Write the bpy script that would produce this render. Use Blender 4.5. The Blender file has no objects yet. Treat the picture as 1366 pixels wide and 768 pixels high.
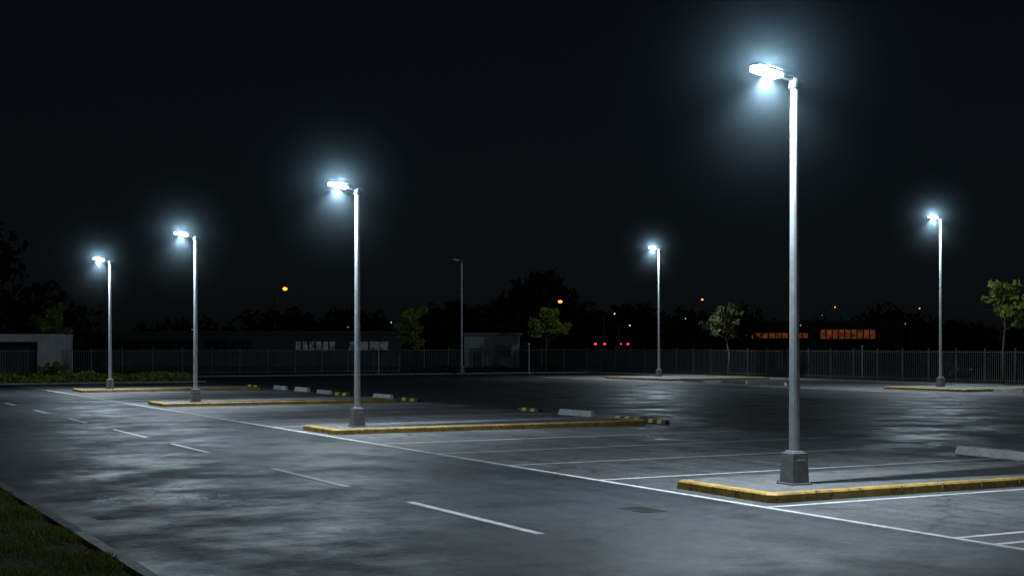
import bpy, bmesh, math, random
from mathutils import Vector, Matrix
random.seed(7)
TH = math.radians(28.3)          # bearing of the car park grid
CT, ST = math.cos(TH), math.sin(TH)
def P(a, b, z=0.0):              # a: along the road, b: across it
    return Vector((b*CT - a*ST, b*ST + a*CT, z))
scene = bpy.context.scene
COL = scene.collection

# ------------------------------------------------------------------ helpers
def mesh_obj(name, verts, faces, mats=(), parent=None, loc=(0,0,0), rotz=0.0, fm=None, smooth=False):
    me = bpy.data.meshes.new(name)
    me.from_pydata([tuple(v) for v in verts], [], faces)
    for m in mats: me.materials.append(m)
    if fm:
        me.polygons.foreach_set('material_index', fm)
    if smooth:
        me.polygons.foreach_set('use_smooth', [True]*len(faces))
    me.update()
    ob = bpy.data.objects.new(name, me)
    ob.location = loc; ob.rotation_euler = (0,0,rotz)
    COL.objects.link(ob)
    if parent: ob.parent = parent
    return ob
def empty(name, loc=(0,0,0), rotz=0.0):
    e = bpy.data.objects.new(name, None)
    e.empty_display_size = .3
    e.location = loc; e.rotation_euler = (0,0,rotz)
    COL.objects.link(e); return e
class MB:
    def __init__(s): s.v=[]; s.f=[]; s.m=[]
    def box(s, x0,x1,y0,y1,z0,z1, m=0, tx=0.0, ty=0.0):
        n=len(s.v)
        s.v += [(x0,y0,z0),(x1,y0,z0),(x1,y1,z0),(x0,y1,z0),
                (x0+tx,y0+ty,z1),(x1-tx,y0+ty,z1),(x1-tx,y1-ty,z1),(x0+tx,y1-ty,z1)]
        s.f += [(n,n+3,n+2,n+1),(n+4,n+5,n+6,n+7),(n,n+1,n+5,n+4),(n+1,n+2,n+6,n+5),(n+2,n+3,n+7,n+6),(n+3,n,n+4,n+7)]
        s.m += [m]*6
    def quad(s, x0,x1,y0,y1,z,m=0):
        n=len(s.v); s.v += [(x0,y0,z),(x1,y0,z),(x1,y1,z),(x0,y1,z)]
        s.f.append((n,n+1,n+2,n+3)); s.m.append(m)
    def tube(s, pts, rads, seg=8, m=0, cap=True):
        rings=[]
        for i,p in enumerate(pts):
            p=Vector(p)
            d = (Vector(pts[min(i+1,len(pts)-1)])-Vector(pts[max(i-1,0)])).normalized()
            up = Vector((0,0,1)) if abs(d.z)<.9 else Vector((1,0,0))
            u = d.cross(up).normalized(); w = d.cross(u).normalized()
            n=len(s.v)
            for k in range(seg):
                t=2*math.pi*(k+.5)/seg
                q=p+(u*math.cos(t)+w*math.sin(t))*rads[i]
                s.v.append(tuple(q))
            rings.append(n)
        for i in range(len(rings)-1):
            for k in range(seg):
                k2=(k+1)%seg
                s.f.append((rings[i]+k,rings[i]+k2,rings[i+1]+k2,rings[i+1]+k)); s.m.append(m)
        if cap:
            s.f.append(tuple(rings[0]+k for k in range(seg))[::-1]); s.m.append(m)
            s.f.append(tuple(rings[-1]+k for k in range(seg))); s.m.append(m)
    def make(s,name,mats,parent=None,loc=(0,0,0),rotz=0.0,bevel=0,smooth=False):
        ob=mesh_obj(name,s.v,s.f,mats,parent,loc,rotz,s.m,smooth)
        bm=bmesh.new(); bm.from_mesh(ob.data); bmesh.ops.recalc_face_normals(bm,faces=bm.faces); bm.to_mesh(ob.data); bm.free()
        if bevel:
            md=ob.modifiers.new('bevel','BEVEL'); md.width=bevel; md.segments=2; md.limit_method='ANGLE'
        return ob

# ------------------------------------------------------------------ materials
def newmat(name):
    m=bpy.data.materials.new(name); m.use_nodes=True
    nt=m.node_tree; b=nt.nodes['Principled BSDF']; return m,nt,b
def noise(nt,vec,scale,detail=4,rough=.55):
    n=nt.nodes.new('ShaderNodeTexNoise'); n.inputs['Scale'].default_value=scale
    n.inputs['Detail'].default_value=detail; n.inputs['Roughness'].default_value=rough
    nt.links.new(vec,n.inputs['Vector']); return n.outputs['Fac']
def ramp(nt,fac,stops):
    r=nt.nodes.new('ShaderNodeValToRGB'); e=r.color_ramp.elements
    while len(e)<len(stops): e.new(.5)
    for i,(p,c) in enumerate(stops):
        e[i].position=p
        e[i].color=(c,c,c,1) if isinstance(c,(int,float)) else (*c,1)
    nt.links.new(fac,r.inputs['Fac']); return r.outputs['Color']
def mix(nt,fac,A,B,mode='MIX'):
    m=nt.nodes.new('ShaderNodeMix'); m.data_type='RGBA'; m.blend_type=mode
    for s,v in ((m.inputs[0],fac),(m.inputs[6],A),(m.inputs[7],B)):
        if isinstance(v,bpy.types.NodeSocket): nt.links.new(v,s)
        elif isinstance(v,(int,float)): s.default_value=v
        else: s.default_value=(*v,1)
    return m.outputs[2]
def bump(nt,b,h,strength,dist=.01):
    n=nt.nodes.new('ShaderNodeBump'); n.inputs['Strength'].default_value=strength; n.inputs['Distance'].default_value=dist
    nt.links.new(h,n.inputs['Height']); nt.links.new(n.outputs['Normal'],b.inputs['Normal'])
def coords(nt,scale=(1,1,1)):
    tc=nt.nodes.new('ShaderNodeTexCoord'); mp=nt.nodes.new('ShaderNodeMapping'); mp.inputs['Scale'].default_value=scale
    nt.links.new(tc.outputs['Object'],mp.inputs['Vector']); return mp.outputs['Vector']

def asphalt(name, c0, c1, crack=True, rough=(.36,.8), spec=.3):
    m,nt,b=newmat(name)
    v=coords(nt)
    vs=coords(nt,(1.0,.05,1))
    big=noise(nt,v,.16,6,.6); mid=noise(nt,v,1.6,8,.72); fine=noise(nt,v,30,4,.75); grit=noise(nt,v,9,5,.8)
    streak=noise(nt,vs,2.2,6,.65)
    base=mix(nt,ramp(nt,big,[(.35,0),(.65,1)]),c0,c1)
    base=mix(nt,.8,base,ramp(nt,mid,[(.3,.6),(.7,1.35)]),'MULTIPLY')
    base=mix(nt,.8,base,ramp(nt,streak,[(.32,.55),(.68,1.4)]),'MULTIPLY')
    base=mix(nt,1,base,ramp(nt,fine,[(.3,.3),(.72,1.9)]),'MULTIPLY')
    base=mix(nt,.8,base,ramp(nt,grit,[(.3,.5),(.72,1.6)]),'MULTIPLY')
    st=ramp(nt,noise(nt,v,.9,5,.6),[(.60,1),(.70,.5)])
    base=mix(nt,1.0,base,st,'MULTIPLY')
    if crack:
        vo=nt.nodes.new('ShaderNodeTexVoronoi'); vo.feature='DISTANCE_TO_EDGE'; vo.inputs['Scale'].default_value=.22
        ad=nt.nodes.new('ShaderNodeVectorMath'); ad.operation='ADD'
        nn=nt.nodes.new('ShaderNodeTexNoise'); nn.inputs['Scale'].default_value=.9; nn.inputs['Detail'].default_value=6
        nt.links.new(v,nn.inputs['Vector']); nt.links.new(v,ad.inputs[0]); nt.links.new(nn.outputs['Color'],ad.inputs[1])
        nt.links.new(ad.outputs[0],vo.inputs['Vector'])
        cr=ramp(nt,vo.outputs['Distance'],[(.0,.3),(.012,1)])
        base=mix(nt,.85,base,cr,'MULTIPLY')
    nt.links.new(base,b.inputs['Base Color'])
    wet=noise(nt,v,.45,8,.7)
    rr=ramp(nt,wet,[(.38,rough[0]),(.60,rough[1])])
    nt.links.new(rr,b.inputs['Roughness'])
    b.inputs['Specular IOR Level'].default_value=spec
    bump(nt,b,fine,.7,.014)
    return m
M_asph=asphalt('asphalt',(.028,.033,.040),(.050,.057,.066),rough=(.34,.70),spec=.45)
M_bay=asphalt('bay_surface',(.080,.083,.088),(.150,.153,.158),rough=(.38,.76),spec=.42)  # paler than the road, with the bays' lamplight put into the colour
def simple(name,c,rough=.6,metal=0,var=.35,scale=6,bmp=.15,worn=None):
    m,nt,b=newmat(name); v=coords(nt)
    n1=noise(nt,v,scale,5,.6)
    col=mix(nt,1.0,c,ramp(nt,n1,[(.3,1-var),(.7,1+var*.4)]),'MULTIPLY')
    if worn:
        col=mix(nt,ramp(nt,noise(nt,v,worn[1],6,.7),[(worn[2],0),(worn[2]+.08,1)]),col,worn[0])
    nt.links.new(col,b.inputs['Base Color']); b.inputs['Roughness'].default_value=rough; b.inputs['Metallic'].default_value=metal
    if bmp: bump(nt,b,noise(nt,v,scale*6,3,.6),bmp,.01)
    return m
M_white=simple('road_paint_white',(.78,.8,.81),.6,0,.4,3,.2,((.12,.12,.125),7,.62))
M_faint=simple('road_paint_faded',(.32,.33,.34),.6,0,.5,3,.2,((.06,.06,.065),4,.46))
M_yel=simple('kerb_paint_yellow',(.60,.38,.08),.6,0,.5,2.5,.3,((.17,.14,.09),7,.54))
M_yel2=simple('yellow_rubber',(.8,.55,.03),.5,0,.2,8)
M_black=simple('black_rubber',(.02,.02,.02),.6,0,.2,8)
M_conc=simple('concrete',(.17,.175,.18),.8,0,.45,2.2,.4,((.1,.1,.1),5,.55))
M_conc_w=simple('concrete_stop',(.6,.61,.62),.75,0,.4,5,.3)
M_kerbg=simple('kerb_grey',(.26,.265,.27),.8,0,.45,4,.4)
M_galv=simple('galvanised_steel',(.42,.45,.48),.5,.3,.25,5,.05)
M_box=simple('cast_base_grey',(.19,.2,.21),.6,.2,.35,6,.15)
M_grate=simple('drain_grate',(.045,.048,.052),.6,.2,.35,6,.15)
M_head=simple('lamp_housing',(.1,.105,.11),.5,.3,.2,10,0)
M_fence=simple('fence_paint',(.15,.16,.17),.5,.3,.3,3,0)
M_wall=simple('rendered_wall',(.78,.8,.82),.85,0,.25,.8,.2)
M_uwall=simple('grey_wall',(.3,.32,.34),.85,0,.3,.8,.2)
M_mwall=simple('weathered_wall',(.13,.14,.15),.85,0,.4,.5,.2)
M_dwall=simple('dark_wall',(.06,.065,.07),.85,0,.3,.8,.2)
M_roof=simple('roof_sheet',(.12,.125,.13),.6,0,.3,2,.1)
M_bark=simple('bark',(.13,.095,.065),.9,0,.5,8,.5)
def emis(name,c,s,vary=0):
    m,nt,b=newmat(name); b.inputs['Base Color'].default_value=(.02,.02,.02,1)
    b.inputs['Emission Color'].default_value=(*c,1); b.inputs['Emission Strength'].default_value=s
    if vary:      # rooms are lit unevenly
        f=noise(nt,coords(nt),vary,4,.7)
        mm=nt.nodes.new('ShaderNodeMath'); mm.operation='MULTIPLY'; mm.inputs[1].default_value=s
        nt.links.new(ramp(nt,f,[(.36,.08),(.62,1.6)]),mm.inputs[0]); nt.links.new(mm.outputs[0],b.inputs['Emission Strength'])
    return m
M_led=emis('led_lens',(.8,.93,1),60)
M_leddead=simple('lens_off',(.5,.52,.55),.2,0,.1,5,0)
M_orange=emis('sodium_glow',(1,.30,.04),3)
M_warm=emis('warm_glow',(1,.5,.2),.8)
M_winW=emis('window_cool',(.75,.85,1),.03,.9)
M_winO=emis('window_orange',(1,.27,.06),.075,.7)
M_winK=simple('window_dark',(.02,.023,.028),.1,0,.2,3,0)
M_red=emis('tail_light',(1,.03,.08),4)
M_headl=emis('head_light',(.85,.93,1),1.2)
def leafmat(name,c1,c2):
    m,nt,b=newmat(name)
    g=nt.nodes.new('ShaderNodeNewGeometry')
    col=ramp(nt,g.outputs['Random Per Island'],[(0,c1),(1,c2)])
    nt.links.new(col,b.inputs['Base Color']); b.inputs['Roughness'].default_value=.6
    tr=nt.nodes.new('ShaderNodeBsdfTranslucent'); nt.links.new(col,tr.inputs['Color'])
    ms=nt.nodes.new('ShaderNodeMixShader'); ms.inputs[0].default_value=.35
    nt.links.new(b.outputs[0],ms.inputs[1]); nt.links.new(tr.outputs[0],ms.inputs[2])
    nt.links.new(ms.outputs[0],nt.nodes['Material Output'].inputs['Surface'])
    return m
M_leaf=leafmat('leaf',(.05,.07,.02),(.17,.19,.06))  # darker copy for the dim tree, its weak light put into the colour
M_leafL=leafmat('leaf_lit',(.13,.19,.03),(.42,.47,.10))  # brighter copy, lamplight on trees and shrubs put into the colour
M_leafD=leafmat('leaf_dark',(.015,.022,.014),(.035,.045,.026))
M_grass=leafmat('grass_blade',(.09,.11,.015),(.34,.34,.06))
M_soil=simple('soil_grass',(.06,.06,.02),.95,0,.6,3,.6)
M_field=simple('ground_far',(.025,.028,.024),.95,0,.5,.2,.3)

# ------------------------------------------------------------------ ground, road, markings
mb=MB(); mb.quad(-1500,1500,-1500,1500,0); mb.make('ground',[M_field])
mb=MB(); mb.quad(3.85,71,-60,118,.006); mb.make('asphalt_road',[M_asph],rotz=TH)
mb=MB()
mb.quad(14.4,27.4,-10,96,.010); mb.quad(57,71,20,104,.010)
mb.make('parking_bays',[M_bay],rotz=TH)
mb=MB(); z=.0145
for s,e in [(17.1,21.7),(24.6,29),(34.0,37.6),(40.5,44.9),(49.2,52.3),(56.7,59.9),(65,68.2),(73,76),(81,84)]:
    mb.quad(9.6,9.75,s,e,z)
mb.quad(14.5,14.62,-8,86,z)
groups=[(-4,-.3,3.4,7.1,10.3,13.3,14.0),(18.15,),(23.4,27.2,31.0,34.8),(43.6,47.3,51.0,54.7,58.3),(64.4,68,71.7,75.4,79)]
for g in groups:
    for a in g: mb.quad(14.62,27.0,a-.06,a+.06,z)
for k in range(7):
    a=58+k*3.6
    mb.quad(57.0,60.0,a-.06,a+.06,z)
mb.quad(56.86,57.0,56,96,z)
mb.make('road_markings',[M_white],rotz=TH)
mb=MB(); mb.quad(27.5,27.62,18,84,z)
for a in (23.4,27.2,31,34.8,38.5,43.6,47.3,51,54.7): mb.quad(27.62,38,a-.05,a+.05,z)
mb.make('faded_markings',[M_faint],rotz=TH)

def stainmat():
    m,nt,b=newmat('damp_stain'); v=coords(nt)
    b.inputs['Base Color'].default_value=(.26,.29,.32,1); b.inputs['Roughness'].default_value=.4
    b.inputs['Specular IOR Level'].default_value=.45
    bump(nt,b,noise(nt,v,25,3),.3)
    tc=nt.nodes.new('ShaderNodeTexCoord')
    ln=nt.nodes.new('ShaderNodeVectorMath'); ln.operation='LENGTH'
    nt.links.new(tc.outputs['Object'],ln.inputs[0])
    n=noise(nt,v,2.4,9,.78)
    sub=nt.nodes.new('ShaderNodeMath'); sub.operation='MULTIPLY_ADD'; sub.inputs[1].default_value=-.05
    nt.links.new(ln.outputs['Value'],sub.inputs[0]); nt.links.new(n,sub.inputs[2])
    al=ramp(nt,sub.outputs[0],[(.44,0),(.48,.55)])
    tr=nt.nodes.new('ShaderNodeBsdfTransparent'); ms=nt.nodes.new('ShaderNodeMixShader')
    nt.links.new(al,ms.inputs[0]); nt.links.new(tr.outputs[0],ms.inputs[1]); nt.links.new(b.outputs[0],ms.inputs[2])
    nt.links.new(ms.outputs[0],nt.nodes['Material Output'].inputs['Surface'])
    return m
M_stain=stainmat()
for i,(a,b_,r,sx) in enumerate(((24.4,6.0,1.0,1.3),(22.9,7.2,.8,.9),(25.9,6.6,.6,1.4))):
    vs=[(r*sx*math.cos(t*math.pi/16)*random.uniform(.75,1.1),r*math.sin(t*math.pi/16)*random.uniform(.75,1.1),0) for t in range(32)]
    mesh_obj('road_stain',vs,[tuple(range(32))],[M_stain],loc=P(a,b_,.011+i*.002),rotz=TH+random.uniform(-.5,.5))
def drain(a,b_,l,w):
    mb=MB(); mb.box(-w/2,w/2,-l/2,-l/2+.03,0,.006); mb.box(-w/2,w/2,l/2-.03,l/2,0,.006)
    mb.box(-w/2,-w/2+.03,-l/2+.03,l/2-.03,0,.006); mb.box(w/2-.03,w/2,-l/2+.03,l/2-.03,0,.006)
    n=int(l/.06)
    for i in range(1,n):
        y=-l/2+i*l/n; mb.box(-w/2+.03,w/2-.03,y-.016,y+.016,0,.005)
    mb.box(-w/2+.005,w/2-.005,-l/2+.005,l/2-.005,-.001,.001,1)
    mb.make('drain_cover',[M_grate,M_black],loc=P(a,b_,.0075),rotz=TH)
drain(18.9,12.6,.75,.45); drain(22.0,4.6,.45,.28)

# ------------------------------------------------------------------ kerbed islands
def island(a0,a1,b0,b1):
    e=empty('parking_island',P((a0+a1)/2,b0,0),TH)
    w=(a1-a0)/2; L=b1-b0; k=.24; h=.17; c=.13
    def ring(off,z):
        x0,x1,y0,y1=off,L-off,-w+off,w-off; q=c*(1-off*1.2)
        return [(x0+q,y0,z),(x1-q,y0,z),(x1,y0+q,z),(x1,y1-q,z),(x1-q,y1,z),(x0+q,y1,z),(x0,y1-q,z),(x0,y0+q,z)]
    rs=[ring(0,0),ring(.015,h-.03),ring(.045,h),ring(k-.02,h),ring(k,h-.02),ring(k,.02)]
    v=[p for r in rs for p in r]; f=[]; fm=[]
    for i in range(len(rs)-1):
        for j in range(8):
            f.append((i*8+j,i*8+(j+1)%8,(i+1)*8+(j+1)%8,(i+1)*8+j))
            fm.append(1 if j in (4,) else 0)     # rear kerb was never painted
    mesh_obj('kerb',v,f,[M_yel,M_conc],e,fm=fm)
    inner=ring(k-.004,h-.012)
    mesh_obj('paving',inner,[tuple(range(8))],[M_conc],e)
    mb=MB(); x=1.0
    while x<L-.5:
        for y in (-w-.003,w-k+.0): mb.box(x-.006,x+.006,y,y+.2,.02,h+.003)
        x+=1.0
    mb.make('kerb_joints',[M_kerbg],e)
    return e
for a,bb in ((20.0,15.0),(40.4,14.9),(61.6,15.1),(82.2,15.6)): island(a-1.45,a+1.45,bb,26.2)
island(86,95.5,60,69.5); island(57.5,64.2,60.6,70)

# ------------------------------------------------------------------ scatter spheres added round the lamp heads, density shaped to give the glow
def hazemat(R,k):
    m=bpy.data.materials.new('halo_haze'); m.use_nodes=True; nt=m.node_tree; nt.nodes.clear()
    o=nt.nodes.new('ShaderNodeOutputMaterial'); vs=nt.nodes.new('ShaderNodeVolumeScatter')
    tc=nt.nodes.new('ShaderNodeTexCoord'); ln=nt.nodes.new('ShaderNodeVectorMath'); ln.operation='LENGTH'
    nt.links.new(tc.outputs['Object'],ln.inputs[0])
    def M(op,a,b):
        n=nt.nodes.new('ShaderNodeMath'); n.operation=op
        for i,x in enumerate((a,b)):
            if isinstance(x,(int,float)): n.inputs[i].default_value=x
            else: nt.links.new(x,n.inputs[i])
        return n.outputs[0]
    r=ln.outputs['Value']
    fall=M('POWER',M('MAXIMUM',M('SUBTRACT',1,M('DIVIDE',r,R)),0),3)
    den=M('MULTIPLY',M('DIVIDE',fall,M('ADD',r,.10)),k)
    nt.links.new(den,vs.inputs['Density']); vs.inputs['Color'].default_value=(.60,.85,1,1)
    nt.links.new(vs.outputs[0],o.inputs['Volume'])
    return m
HR=4.2
M_lhaze=hazemat(HR,.0105)

# ------------------------------------------------------------------ street lamps
def lamp(a,b_,h,power,lit=True,base=.155,rot=TH,thick=1.0):
    e=empty('street_lamp',P(a,b_,base),rot)
    mb=MB(); r=.10*thick
    mb.tube([(0,0,.02),(0,0,.6),(0,0,h*.5),(0,0,h-.06)],[r,r*.98,r*.86,r*.72],12)
    mb.make('pole',[M_galv],e,smooth=False)
    mb=MB()
    mb.box(-.235,.235,-.235,.235,0,.035); mb.box(-.19,.19,-.19,.19,.035,.58,0,.02,.02)
    mb.box(-.13,.13,-.13,.13,.58,.62,0,.02,.02)
    mb.box(.177,.192,-.11,.11,.12,.46); mb.box(-.11,.11,-.192,-.177,.12,.46)
    for sx in (-.21,.21):
        for sy in (-.21,.21): mb.tube([(sx,sy,.035),(sx,sy,.07)],[.018,.018],6)
    mb.make('base_cover',[M_box],e,bevel=.01)
    t=math.radians(9)
    hd=bpy.data.objects.new('head_mount',None); COL.objects.link(hd); hd.parent=e; hd.location=(0,0,h-.02); hd.rotation_euler=(0,t,0)
    mb=MB(); mb.tube([(0,0,-.16),(0,0,.03)],[r*.95,r*.9],12); mb.box(-.30,.17,-.06,.06,-.02,.05,0,.02,.015)
    mb.make('bracket',[M_head],hd,bevel=.008)
    prof=[(-1.0,.09,.02),(-.95,.135,.04),(-.55,.15,.05),(-.34,.135,.05),(-.24,.07,.04),(.05,.055,.04),(.20,.03,.02)]
    v=[];f=[]
    for x,w,tz in prof:
        v+=[(x,-w,.03),(x,w,.03),(x,w*.85,.03+tz),(x,-w*.85,.03+tz)]
    for i in range(len(prof)-1):
        for j in range(4): f.append((i*4+j,i*4+(j+1)%4,i*4+4+(j+1)%4,i*4+4+j))
    f+= [(3,2,1,0),tuple(len(v)-4+k for k in range(4))]
    mesh_obj('housing',v,f,[M_head],hd)
    mb=MB()
    for i in range(9): 
        x=-.88+i*.06; mb.box(x,x+.012,-.11,.11,.07,.10)
    mb.make('heat_fins',[M_head],hd)
    mb=MB(); mb.box(-.93,-.38,-.125,.125,-.05,.026,0,0,0)
    mb.make('lens',[M_led if lit else M_leddead],hd,bevel=.012)
    if lit:
        L=bpy.data.lights.new('led_spill','POINT'); L.energy=power*.46; L.shadow_soft_size=.24; L.color=(.70,.88,1)
        o=bpy.data.objects.new('led_spill',L); COL.objects.link(o); o.parent=hd; o.location=(-.66,0,.06)
        L=bpy.data.lights.new('led_beam','SPOT'); L.energy=power; L.shadow_soft_size=.02; L.color=(.78,.91,1)
        L.spot_size=math.radians(132); L.spot_blend=1.0
        o=bpy.data.objects.new('led_beam',L); COL.objects.link(o); o.parent=hd; o.location=(-.66,0,-.07); o.rotation_euler=(0,-math.radians(9),0)
        bm=bmesh.new(); bmesh.ops.create_icosphere(bm,subdivisions=3,radius=HR)
        me=bpy.data.meshes.new('halo_haze'); bm.to_mesh(me); bm.free(); me.materials.append(M_lhaze)
        o=bpy.data.objects.new('halo_haze',me); COL.objects.link(o); o.parent=hd; o.location=(-.66,0,0.10)
    return e
PW=4100
for a,bb in ((19.8,16.55),(40.2,16.15),(61.0,16.75),(81.2,17.3)): lamp(a,bb,7.42,PW)
lamp(93.5,64.0,10.4,PW*1.5); lamp(62.0,63.3,10.3,PW*1.5)
lamp(115.0,56.6,10.4,0,False)

# ------------------------------------------------------------------ wheel stops
def wstop(a,b_,L=1.9,kind='c',rot=0,h=.17):
    mb=MB()
    if kind=='c':
        mb.box(-.11,.11,-L/2,L/2,0,h,0,.04,.05); mats=[M_conc_w]
        for y in (-L*.33,L*.33): mb.tube([(0,y,h-.005),(0,y,h+.004)],[.022,.022],8,1)
        mats=[M_conc_w,M_black]
    else:
        n=5; s=L/n
        for i in range(n):
            y=-L/2+i*s; mb.box(-.09,.09,y,y+s-.003,0,h*.8,(i%2) if kind=='y' else 1-(i%2),.03,.005)
        mats=[M_black,M_yel2]
    mb.make('wheel_stop',mats,loc=P(a,b_,.011),rotz=TH+rot,bevel=.012)
wstop(23.6,25.9,2.6,'c',-.08,.2)
wstop(45.3,27.2,2.3,'c',.05,.22); wstop(41.4,27.0,1.5,'k'); wstop(39.6,27.0,1.6,'y',-.1); wstop(49.2,27.3,1.8,'y')
wstop(64.7,27.4,2.3,'c',0,.22); wstop(60.8,27.1,2.4,'y',0,.2); wstop(69.2,26.9,2.6,'y',0,.22)
wstop(72.6,27.2,2.0,'c',0,.2)
wstop(76.8,27.4,2.2,'c',0,.24); wstop(80.4,27.3,2.2,'c',0,.24); wstop(84.2,26.8,3.0,'y',0,.24)
wstop(83.4,60.2,2.6,'c',0,.24); wstop(78.5,60.2,2.8,'c',0,.22); wstop(74,60.2,2.2,'c',0,.2)
wstop(55.5,62,2.2,'c',0,.2)

# ------------------------------------------------------------------ verges
def verge(name,b0,b1,a0,a1,kerbs):
    e=empty(name,(0,0,0),TH)
    mb=MB(); mb.box(b0,b1,a0,a1,-.02,.09); mb.make('soil',[M_soil],e)
    for i,(x0,x1,y0,y1,mt) in enumerate(kerbs):
        mb=MB(); 
        L=max(x1-x0,y1-y0); n=max(1,int(L))
        for k in range(n):
            if y1-y0>x1-x0:
                s=(y1-y0)/n; mb.box(x0,x1,y0+k*s,y0+(k+1)*s-.012,-.01,.13,0,.012,.0)
            else:
                s=(x1-x0)/n; mb.box(x0+k*s,x0+(k+1)*s-.012,y0,y1,-.01,.13,0,0,.012)
        mb.make('kerb',[mt],e)
verge('grass_verge',-40,3.65,-30,90,[(3.66,3.84,-20,19.6,M_conc_w),(3.66,3.84,19.6,90,M_kerbg)])
verge('planted_verge',-40,28,99.2,121,[(-40,28,99,99.19,M_kerbg)])
verge('planted_verge',28.1,76,116.2,124,[(28.1,71,116,116.19,M_kerbg)])
verge('planted_verge',71.2,76,10,116,[(71,71.19,10,116,M_kerbg)])

def blades(name,n,region,hmin,hmax,w,mat,z=.09):
    v=[];f=[]
    for i in range(n):
        a,b_=region()
        p=P(a,b_,z); t=random.random()*6.28; h=random.uniform(hmin,hmax)*(.6+.5*math.sin(a*2.3+b_)*math.sin(b_*3.1))
        d=Vector((math.cos(t),math.sin(t),0)); ln=Vector((random.uniform(-.5,.5),random.uniform(-.5,.5),0))*h
        k=len(v); v+= [p-d*w,p+d*w,p+ln*.4+Vector((0,0,h*.6))+d*w*.7,p+ln+Vector((0,0,h))]
        f+=[(k,k+1,k+2),(k,k+2,k+3)]
    return mesh_obj(name,v,f,[mat])
def reg_near():
    return random.uniform(12,34), 3.64-abs(random.random()**1.3)*5.5
blades('grass',46000,reg_near,.04,.12,.009,M_grass)
def leafcloud(v,f,c,rx,rz,n,size):
    for i in range(n):
        while True:
            q=Vector((random.uniform(-1,1),random.uniform(-1,1),random.uniform(-1,1)))
            if q.length<1: break
        p=Vector(c)+Vector((q.x*rx,q.y*rx,q.z*rz))
        nrm=Vector((random.gauss(0,1),random.gauss(0,1),random.gauss(0,1)+.4)).normalized()
        u=nrm.orthogonal().normalized(); u.rotate(Matrix.Rotation(random.random()*6.28,3,nrm)); w=nrm.cross(u)
        s=size*random.uniform(.6,1.3); k=len(v)
        v+=[p-u*s,p+w*s*.45+nrm*s*.08,p+u*s,p-w*s*.45+nrm*s*.08]; f.append((k,k+1,k+2,k+3))
def hedge(name,a0,a1,b0,b1,h,n,mat,size=.16):
    v=[];f=[]
    for i in range(n):
        a=random.uniform(a0,a1); b_=random.uniform(b0,b1)
        hh=h*(.55+.45*math.sin(b_*1.7+a)*math.sin(b_*.6+2))
        leafcloud(v,f,P(a,b_,.09+hh*random.random()),.12,.1,2,size)
    return mesh_obj(name,v,f,[mat])
hedge('hedge',99.4,102.5,-12,27.5,.75,10000,M_leafL)
hedge('hedge',116.4,118.5,52,70,.7,3000,M_leafD)
hedge('hedge',104,119,10,27,.35,3500,M_leafD)

# ------------------------------------------------------------------ trees
def tree(x,y,h,cr,c0,seed,mat,n=2600,size=.2,shape=1.0,z0=.09,nb=9,tr=.085):
    random.seed(seed)
    e=empty('young_tree',(x,y,z0))
    mb=MB()
    top=h*.8; bend=[random.uniform(-.15,.15) for _ in range(4)]
    tp=[Vector((0,0,0)),Vector((bend[0],bend[1]*.5,h*.3)),Vector((bend[2],bend[3],h*.55)),Vector((bend[0]*1.5,bend[1],top))]
    mb.tube(tp,[tr,tr*.8,tr*.6,tr*.25],8)
    v=[];f=[]; tips=[]
    for i in range(nb):
        t=c0+(.8-c0)*(i/(nb-1))*.95; zz=h*t
        s=Vector((tp[2].x*min(1,t/.55),tp[2].y*min(1,t/.55),zz))
        ang=i*2.4+random.uniform(-.5,.5)
        rr=cr*random.uniform(.55,1.15)*(1-.4*((t-c0)/(.8-c0))**shape)
        en=s+Vector((math.cos(ang)*rr,math.sin(ang)*rr,random.uniform(.08,.26)*h))
        en.z=min(en.z,h*.96)
        md=s.lerp(en,.5)+Vector((0,0,random.uniform(-.1,.15)))
        mb.tube([s,md,en],[tr*.38,tr*.25,tr*.08],6)
        tips += [(md,.5),(s.lerp(en,.75),.75),(en,.9)]
        for k in range(2):
            e2=md+Vector((random.uniform(-1,1)*cr*.45,random.uniform(-1,1)*cr*.45,random.uniform(.0,.12)*h))
            mb.tube([md,e2],[tr*.2,tr*.06],5); tips.append((e2,.8))
    tips.append((tp[3]+Vector((0,0,h*.1)),.9))
    mb.make('trunk',[M_bark],e,smooth=True)
    per=n//len(tips)
    for p,w in tips:
        if random.random()<.26: continue
        leafcloud(v,f,p,cr*.25*random.uniform(.6,1.2),cr*.17*random.uniform(.7,1.3),int(per*random.uniform(.4,1.5)),size)
    mesh_obj('foliage',v,f,[mat],e)
    random.seed(seed+100)
tree(33.0,92.5,7.3,2.0,.5,11,M_leafL,1000,.25)
tree(17.8,113.5,5.9,1.8,.5,22,M_leaf,1300,.2,1.6)
tree(3.2,131,6.4,1.9,.45,33,M_leafL,2600,.2,1.2)
tree(-9.7,131.5,6.5,1.9,.35,44,M_leafL,2200,.2,.8)
tree(-41.5,124,6.3,2.0,.5,55,M_leafL,2600,.25)
v=[];f=[]
random.seed(3)
for i in range(40):
    t=random.random()*6.28; L=random.uniform(.8,1.6); el=random.uniform(.3,1.2)
    d=Vector((math.cos(t)*math.cos(el),math.sin(t)*math.cos(el),math.sin(el)))
    s=Vector((-math.sin(t),math.cos(t),0)); b0=Vector((random.uniform(-.9,.9),random.uniform(-.3,.3),0)); w=.16*L
    pts=[b0,b0+d*L*.5,b0+d*L*.8+Vector((0,0,-.05)),b0+d*L+Vector((0,0,-.25))]
    k=len(v); v+=[pts[0],pts[1]-s*w,pts[1]+s*w,pts[2]-s*w*.9,pts[2]+s*w*.9,pts[3]]
    f+=[(k,k+1,k+2),(k+1,k+3,k+4,k+2),(k+3,k+5,k+4)]
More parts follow.
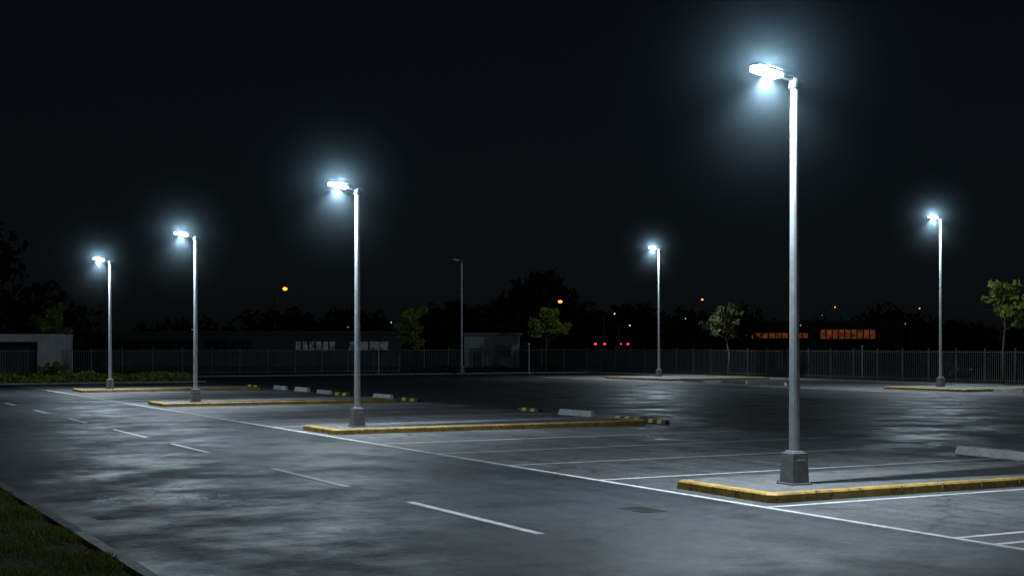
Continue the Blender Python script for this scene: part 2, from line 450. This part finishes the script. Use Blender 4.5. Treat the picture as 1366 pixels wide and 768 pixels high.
mesh_obj('leafy_plant',v,f,[M_leafL],loc=(-36.0,107.5,.35))

random.seed(12)
v=[];f=[]
def treeline(x0,x1,y0,y1,h,n,size,varh):
    for i in range(n):
        x=random.uniform(x0,x1); y=random.uniform(y0,y1)
        hh=h*(.72+.28*math.sin(x*.13+1)*math.sin(x*.31+.4))*varh(x)
        rr=random.uniform(1.2,3.2)
        zc=random.uniform(.12,1)**.8*hh-rr*.4
        leafcloud(v,f,(x,y,max(zc,1)),rr,rr*.8,16,size)
treeline(-110,-52,150,180,20,450,.9,lambda x:max(.35,min(1,(-48-x)/14)))
treeline(-60,-12,215,240,12,300,.9,lambda x:.85)
treeline(-18,34,190,215,13.5,600,.9,lambda x:max(.65,1-abs(x-4)/80))
treeline(28,130,262,285,13,550,1.0,lambda x:.8)
treeline(-200,-90,200,240,20,250,1.2,lambda x:.8)
mesh_obj('distant_trees',v,f,[M_leafD])

# ------------------------------------------------------------------ fences
def fence(p0,p1,name='metal_fence',h=2.3,sp=.19):
    p0=Vector(p0);p1=Vector(p1); L=(p1-p0).length; ang=math.atan2((p1-p0).y,(p1-p0).x)
    e=empty(name,(p0.x,p0.y,.05),ang)
    mb=MB(); n=int(L/2.6)
    for i in range(n+1):
        x=i*L/n; mb.box(x-.04,x+.04,-.04,.04,0,h+.12); mb.box(x-.05,x+.05,-.05,.05,h+.12,h+.15)
    mb.make('posts',[M_fence],e)
    mb=MB()
    for z in (.18,h-.15): mb.box(0,L,-.055,-.02,z,z+.05)
    mb.make('rails',[M_fence],e)
    mb=MB(); x=.1
    while x<L:
        mb.box(x-.016,x+.016,-.018,.012,.06,h); x+=sp
    mb.make('pickets',[M_fence],e)
fence(P(123,14),P(123,75)); fence(P(122.8,75.1),P(40,75.1))
fence(P(123,-30),P(123,13.8))

e=empty('gatehouse',(-38.9,117,.05))
mb=MB(); mb.box(-14,0,0,5,2.95,3.62); mb.make('roof_beam',[M_wall],e,bevel=.02)
mb=MB(); mb.box(-1.45,-.02,.04,4.9,0,2.948); mb.box(-13.9,-12.5,.04,4.9,0,2.948); mb.make('pillars',[M_wall],e)
mb=MB(); mb.box(-12.49,-1.46,3.0,3.2,0,2.94); mb.make('back_wall',[M_dwall],e)
mb=MB()
for i in range(52): x=-12.3+i*.19; mb.box(x,x+.035,.3,.33,.05,2.25)
mb.box(-12.45,-2.4,.26,.298,2.1,2.16); mb.box(-12.45,-2.4,.26,.298,.2,.26)
mb.make('sliding_gate',[M_uwall],e)
def post(x,y,h,mat,name='bollard_post'):
    mb=MB(); mb.tube([(0,0,0),(0,0,h)],[.06,.05],8); mb.box(-.09,.09,-.09,.09,h,h+.12); mb.box(-.12,.12,-.12,.12,0,.04)
    mb.make(name,[mat],loc=(x,y,.09))
post(-36.6,114.5,3.3,M_galv,'security_post'); post(1.6,129,2.7,M_galv,'marker_post'); post(28.5,112,2.5,M_galv,'marker_post')
post(-12.2,126,2.8,M_galv,'marker_post')

def building(name,x0,x1,y0,dep,h,wall,winrows,roofh=.3):
    e=empty(name,(x0,y0,0)); W=x1-x0
    mb=MB(); mb.box(0,W,0,dep,0,h); mb.make('walls',[wall],e)
    mb=MB(); mb.box(-.3,W+.3,-.35,dep+.3,h+.002,h+roofh); mb.make('roof',[M_roof],e)
    for k,(xs,xe,z0,z1,n,mat) in enumerate(winrows):
        g=MB(); fr=MB(); s=(xe-xs)/n
        for i in range(n):
            g.box(xs+i*s+.12,xs+(i+1)*s-.12,-.03,.0-.002,z0,z1)
            fr.box(xs+i*s-.04,xs+i*s+.04,-.1,-.004,z0-.1,z1+.1)
        fr.box(xs,xe,-.12,-.004,z1+.1,z1+.2); fr.box(xs,xe,-.14,-.004,z0-.2,z0-.1)
        g.make('windows_%d'%(k+1),[mat],e); fr.make('frames_%d'%(k+1),[M_dwall],e)
building('warehouse',-52,-14,175,12,4.2,M_mwall,[(1,12,2.2,3.4,8,M_winK),(13,19,2.2,3.3,6,M_winK),(24.4,29.6,2.1,3.2,6,M_winW),(31.2,36.4,2.1,3.2,4,M_winW)])
building('utility_building',-4.9,.8,141,5,3.7,M_uwall,[(.6,1.9,0.2,2.2,1,M_winK),(3.3,4.9,1.6,2.4,2,M_winK)])
building('office_building',40,70,246,14,6.8,M_dwall,[(1,13,4.0,4.9,10,M_winO),(15,25,3.9,5.5,9,M_winO),(2,27,1.2,2.4,16,M_winK)])

def slamp(x,y,h,r,mat=None):
    e=empty('distant_street_lamp',(x,y,0))
    mb=MB(); mb.tube([(0,0,0),(0,0,h*.6),(0,0,h)],[.14,.11,.08],8); mb.tube([(0,0,h-.02),(.6,0,h+.3),(1.3,0,h+.35)],[.06,.05,.05],6)
    mb.make('pole',[M_head],e)
    mb=MB(); mb.box(1.1,1.9,-.16,.16,h+.33,h+.48,0,.05,.04); mb.make('hood',[M_head],e)
    bm=bmesh.new(); bmesh.ops.create_uvsphere(bm,u_segments=12,v_segments=8,radius=r)
    bmesh.ops.scale(bm,vec=(1.1,1,.85),verts=bm.verts)
    me=bpy.data.meshes.new('bulb'); bm.to_mesh(me); bm.free(); me.materials.append(mat or M_orange)
    o=bpy.data.objects.new('bulb',me); COL.objects.link(o); o.parent=e; o.location=(1.5,0,h+.22)
slamp(-35.3,205,10.9,.32); slamp(4.9,183,8.3,.26); slamp(28.9,220,9.8,.16)
slamp(33,222,5.6,.1); slamp(52,228,8.8,.1); slamp(66,228,8.6,.1)
slamp(12.5,188,6.8,.10,M_headl); slamp(14.6,188,5.2,.10,M_headl)
random.seed(91)
for x,h,mt in ((-57,6.2,M_warm),(-49,4.8,M_warm),(-20,6.0,M_headl),(-26,5.2,M_warm),(19,5.0,M_warm),(24,6.4,M_headl),(30,4.6,M_warm),(39,5.3,M_warm),(45,7.0,M_warm),(59,5.8,M_warm),(72,8.0,M_warm),(77,5.2,M_headl)):
    slamp(x,random.uniform(188,212),h,random.uniform(.05,.09),mt)

def car(x,y,rot,col,z=.0,tail=True):
    e=empty('parked_car',(x,y,z),rot)
    m=simple('car_paint',col,.25,.3,.1,4,0)
    prof=[(-2.15,.35),(-2.2,.75),(-2.05,.95),(-1.6,1.0),(-1.05,1.42),(.35,1.45),(1.05,1.0),(1.9,.88),(2.18,.65),(2.2,.35)]
    v=[];f=[]; n=len(prof)
    for s in (-1,1):
        for px,pz in prof:
            w=.86 if pz<1.05 else .66
            v.append((px,s*w,pz))
    f.append(tuple(range(n))[::-1]); f.append(tuple(range(n,2*n)))
    for i in range(n): f.append((i,(i+1)%n,n+(i+1)%n,n+i))
    o=mesh_obj('body',v,f,[m],e)
    bm=bmesh.new(); bm.from_mesh(o.data); bmesh.ops.recalc_face_normals(bm,faces=bm.faces); bm.to_mesh(o.data); bm.free()
    md=o.modifiers.new('b','BEVEL'); md.width=.05; md.segments=2
    g=MB()
    for s in (-1,1):
        k=len(g.v); g.v+=[(-1.35,s*.83,1.04),(.85,s*.83,1.04),(.3,s*.69,1.38),(-.95,s*.69,1.38)]; g.f.append((k,k+1,k+2,k+3)); g.m.append(0)
    g.make('glass',[M_winK],e)
    g=MB()
    for px in (-1.35,1.35):
        for s in (-1,1): g.tube([(px,s*.7,.32),(px,s*.9,.32)],[.32,.32],16); g.tube([(px,s*.9,.32),(px,s*.91,.32)],[.18,.17],12,1)
    g.make('wheels',[M_black,M_galv],e)
    g=MB()
    for s in (-1,1): g.box(-2.25,-2.17,s*.62-.16,s*.62+.16,.72,.88)
    g.make('tail_lights',[M_red if tail else M_winK],e)
    g=MB()
    for s in (-1,1): g.box(2.14,2.22,s*.6-.16,s*.6+.16,.62,.76)
    g.make('head_lights',[M_conc_w],e)
mb=MB(); mb.box(-30,120,180,240,-.1,2.1,0,3,3); mb.make('embankment',[M_field])
car(11.6,187,math.pi/2+.1,(.03,.03,.035),2.1,True); car(14.6,194,math.pi/2+.5,(.05,.05,.06),2.1,True)
car(38,118,-math.pi/2,(.04,.045,.05),0,False)

# ------------------------------------------------------------------ sky
w=bpy.data.worlds.new('World'); scene.world=w; w.use_nodes=True; nt=w.node_tree
bg=nt.nodes['Background']
sky=nt.nodes.new('ShaderNodeTexSky'); sky.sky_type='NISHITA'; sky.sun_disc=False
sky.sun_elevation=math.radians(30); sky.sun_rotation=math.radians(200)
hs=nt.nodes.new('ShaderNodeHueSaturation'); hs.inputs['Saturation'].default_value=.55
nt.links.new(sky.outputs[0],hs.inputs['Color'])
mx=mix(nt,1.0,hs.outputs[0],(.66,.86,1.05),'MULTIPLY')
nt.links.new(mx,bg.inputs['Color'])
bg.inputs['Strength'].default_value=.0007
s=bpy.data.lights.new('faint_fill','SUN'); s.energy=.006; s.angle=math.radians(.5); s.color=(.8,.88,1)  # added faint fill sun; no moon stands in this sky
so=bpy.data.objects.new('faint_fill',s); COL.objects.link(so); so.rotation_euler=(math.radians(60),0,math.radians(20))

# ------------------------------------------------------------------ camera
c=bpy.data.cameras.new('camera'); c.sensor_width=36; c.lens=48.4; c.shift_y=.056; c.clip_end=4000; c.clip_start=.1
co=bpy.data.objects.new('camera',c); COL.objects.link(co); co.location=(0,0,2.7); co.rotation_euler=(math.radians(90),0,0)
scene.camera=co
scene.view_settings.view_transform='Standard'; scene.view_settings.look='None'; scene.view_settings.exposure=0
